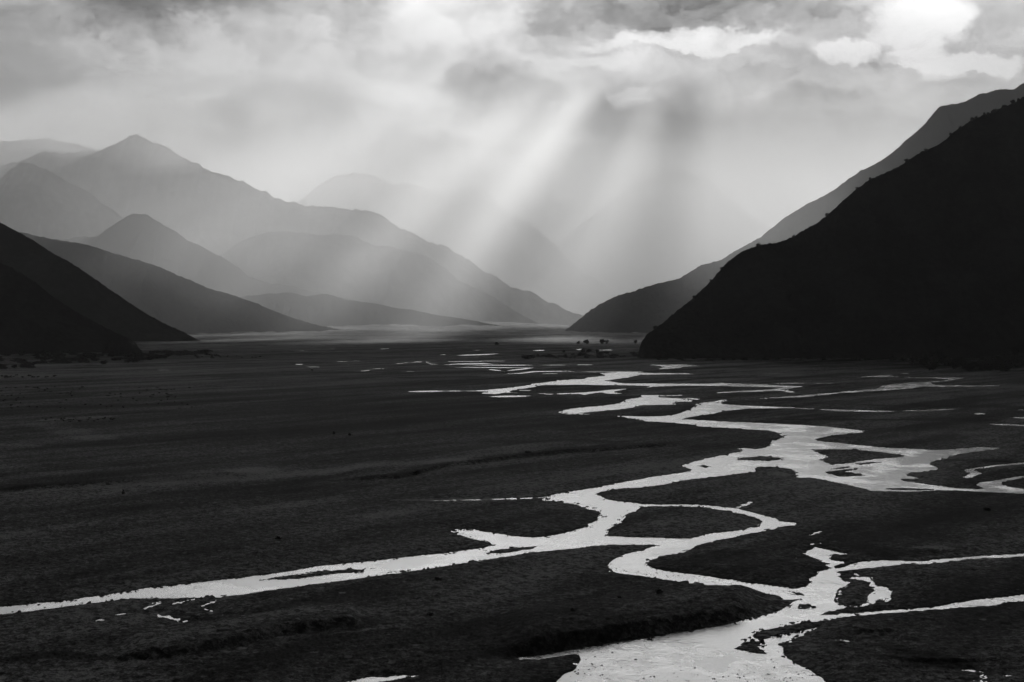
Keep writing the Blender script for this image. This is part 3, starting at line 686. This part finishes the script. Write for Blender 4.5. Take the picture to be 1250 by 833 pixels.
# lone trees far out on the plain
for (px, py, h, w, lb) in [
    (606, 421.6, 5, 5.5, 'lone round dark tree on the open plain left of the valley gap'),
    (706.5, 420.2, 4, 4.5, 'small dark tree, leftmost of the three at the foot of the grey hill'),
    (715.7, 420.2, 6.2, 7, 'round dark tree between a small one and a broad one below the grey hill'),
    (735.5, 420.2, 7.4, 8, 'broad dark tree, biggest of those at the foot of the grey hill'),
    (740.5, 420.2, 6.2, 6, 'dark tree grown into the right side of the broad one below the grey hill'),
    (776, 420.2, 5, 4, 'narrow dark tree beside the lower tip of the black hill'),
    (688.3, 431, 4.6, 5, 'small round tree alone above the left part of the dark scrub strip'),
    (711.5, 430.8, 5.2, 6.5, 'dark bushy tree, left one of a touching pair above the scrub strip'),
    (719, 430.8, 4.8, 6.5, 'dark bushy tree, right one of a touching pair above the scrub strip'),
    (729, 430.6, 5, 7, 'wide low tree on the scrub strip just right of the touching pair'),
    ]:
    x, y, z, hh, ww = at_px(px, py, h, w)
    tree(x, y, z, hh, ww, lb)
# scrub strip beside the tip of the black hill
for i in range(46):
    px = 636 + 150 * random.random(); py = 438.6 - random.random() * (2.0 + 6.0 * (px - 636) / 150)
    x, y, z, hh, ww = at_px(px, py, random.uniform(2.6, 4.6), random.uniform(4, 9))
    shrub(x, y, z, hh, ww, 'low dark shrub in the scrub strip at the tip of the black hill', 'shrubs of the scrub strip by the black hill')
x, y, z, hh, ww = at_px(641.5, 439, 6, 14); shrub(x, y, z, hh, ww, 'broad rounded shrub at the left end of the scrub strip by the river')
# dark belt of low trees at the left edge of the plain
for i in range(170):
    px = -40 + 292 * random.random(); lo = 431.6; hi = 446.5 - 13.5 * smooth(120, 255, px) + (6 if px < 45 else 0)
    py = lo + (hi - lo) * random.random()
    x, y, z, hh, ww = at_px(px, py, random.uniform(3.2, 5.4), random.uniform(9, 16))
    tree(x, y, z, hh, ww, 'low dark tree in the flat dark belt below the left hills', 'trees of the dark belt below the left hills')
for (px, py, h, w) in [(42, 426.5, 7, 7), (58, 425, 8, 8), (66, 426, 10, 9), (75, 425, 9, 10), (84, 424.5, 7, 8), (97, 425, 8, 7), (122, 426.5, 9, 6), (130, 427.5, 7, 6)]:
    x, y, z, hh, ww = at_px(px, py, h, w)
    tree(x, y, z, hh, ww, 'dark tree in the loose row by the pale clearing under the left hill', 'trees by the pale clearing under the left hill')
for i in range(26):
    x, y, z, hh, ww = at_px(236 + 85 * random.random(), 434 + 5 * random.random(), random.uniform(1.4, 2.6), random.uniform(2, 4))
    shrub(x, y, z, hh, ww, 'tiny dark shrub scattered past the right end of the dark belt', 'scattered shrubs past the end of the dark belt')
# rows of scrub on the left of the plain
for (x0, x1, y0, y1, n, lb, gr) in [
    (-5, 70, 459.5, 463, 26, 'small dark shrub in the short row at the far left of the plain', 'short row of shrubs at the far left'),
    (0, 235, 474, 501, 90, 'small dark shrub dotted over the left plain among pale grass', 'shrubs dotted over the left plain'),
    (48, 142, 511.5, 517.5, 34, 'small dark shrub along the pale dry channel on the left plain', 'shrubs along the pale dry channel')]:
    for i in range(n):
        px = x0 + (x1 - x0) * random.random(); py = y0 + (y1 - y0) * random.random()
        x, y, z, hh, ww = at_px(px, py, random.uniform(1.0, 2.1), random.uniform(1.8, 4.0))
        shrub(x, y, z, hh, ww, lb, gr)
for (px, py, h, w, lb) in [(381, 454, 4, 3, 'narrow dark shrub standing alone beside small far pools on the left'), (408, 533, 4.5, 4, 'dark shrub, left one of two on the dark middle plain'),
    (426, 534, 3, 5, 'low dark shrub, right one of two on the dark middle plain'), (508, 582, 5, 9, 'dark mound-like shrub by the pale dry channel at the centre left'),
    (151, 607, 6, 4, 'single upright shrub on the pale gravel band at the left'), (341, 662, 4, 9, 'wide low shrub on the gravel above the left channel'),
    (644, 558, 3.5, 6, 'low dark shrub on the scarp in the middle of the plain'), (535, 712, 6, 9, 'dark shrub on the gravel below the left channel'),
    (806, 736, 6, 11, 'dark shrub on the gravel terrace left of the river junction'), (525, 756, 5, 11, 'dark shrub on the scarp below the left channel'),
    (1205, 626, 5, 8, 'low dark shrub on the gravel at the right below the wide river bend'), (756, 738, 4, 5, 'small dark shrub on the terrace left of the river junction'),
    (700, 762, 4, 9, 'low dark shrub on top of the dark cut bank')]:
    x, y, z, hh, ww = at_px(px, py, h, w)
    shrub(x, y, z, hh, ww, lb)
# forest edge at the foot of the black hill, right
for i in range(60):
    px = 1085 + 210 * random.random(); py = 441 + 13.5 * random.random() * smooth(1085, 1150, px)
    x, y, z, hh, ww = at_px(px, py, random.uniform(9, 15), random.uniform(9, 15))
    tree(x, y, z, hh, ww, 'dark tree in the grove at the foot of the black hill', 'trees of the grove at the foot of the black hill')
for i in range(30):
    px = 800 + 290 * random.random()
    x, y, z, hh, ww = at_px(px, 438.5 + 3.0 * random.random(), random.uniform(2.5, 5), random.uniform(4, 8))
    shrub(x, y, z, hh, ww, 'dark shrub along the straight foot of the black hill', 'shrubs along the foot of the black hill')
# trees breaking the skyline of the black hill
for (px, dh, wpx, hpx) in [(1236, 0, 5.5, 6), (1211, 0, 5, 6), (1206, 0, 4, 4.5), (1215, 0, 5, 5), (1201.5, 0, 3.5, 5.5), (1192, 0, 5, 4), (1187, 0, 5, 4.5), (1172, 0, 5, 4), (1160, 0, 5, 5), (1226, 0, 5, 4), (1243, 0, 5, 5), (1130, 0, 5, 4.5), (1106, 0, 5, 4.5),
                           (1062, 0, 5, 4.5), (1046, 0, 4, 4), (1010, 0, 5, 4), (969, 0, 4, 4), (926, 0, 6, 5), (881, 0, 5, 4.5), (847, 0, 5, 5), (868, 0, 4, 4), (800, 0, 6, 5)]:
    D = float(np.interp(px, R1['x'], R1['D'])); zz = float(np.interp(px, R1['x'], R1['Z']))
    tree(float(gx(px, D)), D, zz - 1.5, hpx * D / F, wpx * D / F,
         'wind-bent tree standing clear on the black skyline near the right edge' if px == 1236 else 'small tree breaking the skyline of the black hill', None if px == 1236 else 'trees on the skyline of the black hill')
# stones
def stone_mesh(seed):
    r = np.random.default_rng(seed)
    import bmesh
    bm = bmesh.new()
    bmesh.ops.create_icosphere(bm, subdivisions=3, radius=1.0)
    off = r.uniform(0, 50, 2)
    for v in bm.verts:
        n = v.co.normalized()
        k = 1 + 0.55 * float(fbm(np.array([n.x * 1.3 + off[0]]), np.array([n.y * 1.3 + n.z * 1.7 + off[1]]), 4, seed)[0])
        for ax in range(4):                                            # broken faces
            d = r.normal(size=3) if False else np.array([math.sin(seed * 3 + ax * 2.1), math.cos(seed + ax * 1.7), math.sin(ax * 2.9 + seed)])
            d /= np.linalg.norm(d)
            q = n.x * d[0] + n.y * d[1] + n.z * d[2]
            if q > 0.72: k *= 0.72 / q
        v.co = n * k
        v.co.z *= 0.55
    me = bpy.data.meshes.new('boulder'); bm.to_mesh(me); bm.free()
    me.polygons.foreach_set('use_smooth', np.ones(len(me.polygons), dtype=bool))
    me.materials.append(M_STONE)
    return me
STONES = [stone_mesh(k) for k in range(5)]
def boulder(px, py, wpx, label, group=None, z=None):
    x, y = gpt(px, py); x, y = float(x), float(y); w = wpx * y / F / 2
    o = bpy.data.objects.new('boulder', random.choice(STONES)); col.objects.link(o)
    o.location = (x, y, (0.0 if z is None else z) + w * 0.12); o.rotation_euler = (random.uniform(-.2, .2), random.uniform(-.2, .2), random.uniform(0, 6.28))
    o.scale = (w, w * random.uniform(.7, 1.1), w * random.uniform(.6, 1.0))
    tag(o, label, 'boulder', group)
boulder(987, 740, 9, 'biggest dark boulder on the islet where the river channels join')
boulder(993, 741.5, 7, 'smaller dark boulder on the right side of the islet where the channels join')
boulder(751.5, 470, 3.0, 'tiny dark boulder standing in the far bright channel')
boulder(776, 805.5, 4, 'single dark stone in open water of the lowest river reach')
boulder(734.5, 812.5, 3.2, 'dark stone in the water near the left shore of the lowest reach')
n = 0
while n < 120:
    u = random.random()
    if u < 0.45: px, py = random.uniform(730, 1005), 832.5 - abs(random.gauss(0, 1)) * 8
    elif u < 0.8: px, py = random.gauss(715, 16), random.uniform(788, 826)
    else: px, py = random.uniform(905, 1000), random.uniform(795, 832)
    r_ = np.abs(py_rows - py).argmin(); c_ = np.abs(px_cols - px).argmin()
    if s[r_, c_] > -0.05 or py < 786: continue
    boulder(px, py, random.choice((1.2, 1.5, 1.8, 2.2, 2.8)), 'small dark stone standing out of the shallow water at the bottom of the picture', 'stones in the shallow water of the lowest reach')
    n += 1
for i in range(60):
    px = random.uniform(740, 975); py = np.interp(px, [740, 770, 830, 900, 975], [694, 700, 707, 717, 728]) - abs(random.gauss(0, 4))
    boulder(px, py, random.choice((1.2, 1.5, 2.0)), 'small dark stone in the stony rapids of the curved channel', 'stones in the rapids of the curved channel')

# ------------------------------------------------------------------ cloud deck added out of view to shape the light shafts (outside the haze)
def mat_added_cloud():
    m, N = material('added_cloud')
    g = N.new('ShaderNodeNewGeometry')
    P = g.outputs['Position']
    at = N.new('ShaderNodeAttribute', attribute_name='cover')
    X, Y, Zp = N.sep(N.vmath('MULTIPLY', P, (0.001, 0.001, 0.001)))
    q = N.xyz(N.math('ADD', X, 1.4), Y, 5.5)
    n = N.noise(N.vmath('MULTIPLY', q, (1.9, 0.24, 1)), 1.0, 4, 0.5, 0.2)
    n2 = N.noise(N.vmath('MULTIPLY', q, (3.4, 0.6, 1)), 1.0, 5, 0.55, 0.3)
    f = N.math('ADD', N.math('MULTIPLY', n, 0.75), N.math('MULTIPLY', n2, 0.25))
    thr = N.math('SUBTRACT', 1.0, at.outputs['Fac'])
    a = N.ramp(f, N.math('SUBTRACT', thr, 0.16), N.math('ADD', thr, 0.15))
    tl = N.new('ShaderNodeBsdfTranslucent'); tl.inputs['Color'].default_value = (.93, .93, .93, 1)
    df = N.new('ShaderNodeBsdfDiffuse'); df.inputs['Color'].default_value = (.85, .85, .85, 1)
    mx = N.new('ShaderNodeMixShader'); mx.inputs[0].default_value = 0.2
    N.l.new(tl.outputs[0], mx.inputs[1]); N.l.new(df.outputs[0], mx.inputs[2])
    tr = N.new('ShaderNodeBsdfTransparent')
    m2 = N.new('ShaderNodeMixShader')
    N.put(m2.inputs[0], a)
    N.l.new(tr.outputs[0], m2.inputs[1]); N.l.new(mx.outputs[0], m2.inputs[2])
    finish(N, m2.outputs[0])
    return m
M_ADDED_CLOUD = mat_added_cloud()
CLOUD_Z = 6500.0
cx_ = np.concatenate([np.linspace(-6000, 0, 40)[:-1], np.linspace(0, 5000, 180), np.linspace(5000, 13000, 50)[1:]]); cy_ = np.linspace(15000, 29000, 150)
CXg, CYg = np.meshgrid(cx_, cy_)
cz = CLOUD_Z + fbm(CXg / 1500, CYg / 1500, 5, 3) * 500
# cover 1 = closed, 0 = open sky
cov = 1.05 - 0.58 * smooth(23300, 25000, CYg) - 0.55 * smooth(26300, 27900, CYg)
edge = smooth(-6000, -4800, CXg) * (1 - smooth(11800, 13000, CXg)) * smooth(15000, 16500, CYg) * (1 - smooth(27000, 28100, CYg))
cov = cov - 0.30 * smooth(3500, 4300, CXg) * smooth(22900, 23900, CYg) * (1 - smooth(24800, 25600, CYg))
cov = cov - 0.08 * (1 - smooth(1600, 2700, CXg)) * smooth(23400, 24600, CYg) - 0.16 * (1 - smooth(2000, 3000, CXg)) * smooth(25400, 26300, CYg)
cov = cov + 0.34 * smooth(3300, 3800, CXg) * smooth(25000, 26000, CYg)
bars = np.cos(2 * np.pi * ((CXg - 2180) / 430 + 0.33 + 1.8 * fbm(CXg / 900, CYg / 1500, 3, 61)))
cov = cov + 0.30 * np.exp(-((CXg - 3620) / 240) ** 2) * smooth(24400, 25200, CYg) - 0.16 * np.exp(-((CXg - 2600) / 420) ** 2) * smooth(24600, 25400, CYg)
cov = cov + 0.24 * bars * smooth(600, 1400, CXg) * (1 - smooth(3300, 4000, CXg)) * smooth(24200, 25000, CYg)
cov = cov * edge
deck = grid_mesh('added_cloud_deck', np.stack([CXg, CYg, cz], -1), M_ADDED_CLOUD, {'cover': cov})
tag(deck, 'broken cloud layer added out of view over the valley head to shape the light', 'cloud', kind='structure')

# ------------------------------------------------------------------ haze
def mat_haze():
    m, N = material('valley_haze')
    v = N.new('ShaderNodeVolumePrincipled')
    v.inputs['Color'].default_value = (.96, .96, .96, 1)
    v.inputs['Density'].default_value = HAZE_DENSITY
    v.inputs['Anisotropy'].default_value = HAZE_ANISO
    finish(N, None, v.outputs[0])
    return m
hx, hy0, hy1, hz0 = 34000.0, -2000.0, 36000.0, -8.0
hv = [(sx * hx, y, z) for z in (hz0, HAZE_TOP) for (sx, y) in ((-1, hy0), (1, hy0), (1, hy1), (-1, hy1))]
haze = poly_mesh('haze', hv, [(3, 2, 1, 0), (4, 5, 6, 7), (0, 1, 5, 4), (1, 2, 6, 5), (2, 3, 7, 6), (3, 0, 4, 7)], mat_haze())
tag(haze, 'pale haze and light rain filling the valley between the hills', 'haze', kind='stuff')

# ------------------------------------------------------------------ rain showers, mist and a low cloud cap on the far mountains (air, no surface)
def mat_air(name, dens, g):
    m, N = material(name)
    v = N.new('ShaderNodeVolumePrincipled')
    v.inputs['Color'].default_value = (.97, .97, .97, 1)
    v.inputs['Density'].default_value = dens
    v.inputs['Anisotropy'].default_value = g
    finish(N, None, v.outputs[0])
    return m
def blob(name, c, r, dens, seed, label, lump=0.35, zmax=None):
    import bmesh
    bm = bmesh.new()
    bmesh.ops.create_icosphere(bm, subdivisions=5, radius=1.0)
    V = np.array([v.co[:] for v in bm.verts])
    k = 1 + lump * (fbm(V[:, 0] * 1.7 + seed, V[:, 1] * 1.7 + V[:, 2] * 2.3 + seed * 2, 4, seed) + fbm(V[:, 2] * 1.9 - seed, V[:, 0] * 1.3 - V[:, 1] * 1.9, 4, seed + 5))
    V = V * k[:, None] * np.array(r) + np.array(c)
    V[:, 2] = np.clip(V[:, 2], -5.0 + 0 * V[:, 2], zmax or HAZE_TOP - 20)
    for v, p in zip(bm.verts, V): v.co = p
    me = bpy.data.meshes.new(name); bm.to_mesh(me); bm.free()
    me.materials.append(mat_air(name, dens, 0.30))
    o = bpy.data.objects.new(name, me); col.objects.link(o)
    tag(o, label, 'rain' if name == 'rain' else 'mist', kind='stuff')
    return o
blob('rain', (200, 10900, 500), (5600, 6700, 1900), 1.8e-4, 5, 'pale rain curtain filling the valley head', zmax=1450)
blob('rain', (1100, 11800, 600), (2600, 2600, 1700), 1.5e-4, 9, 'denser rain shower right of centre in the valley head')
blob('mist', (-2080, 7850, 1075), (900, 420, 190), 1.1e-3, 13, 'thin cap of low cloud over the high left peak', 0.7)  # low cloud capping the peak, built as a mist volume
blob('rain', (-1450, 6000, 300), (1600, 1050, 900), 2.8e-4, 21, 'slanting light rain in front of the left mountain range', 0.6)
blob('mist', (-1500, 7250, 300), (1900, 420, 420), 2.2e-4, 27, 'bank of mist between the high left mountain and the spur in front of it', 0.8)
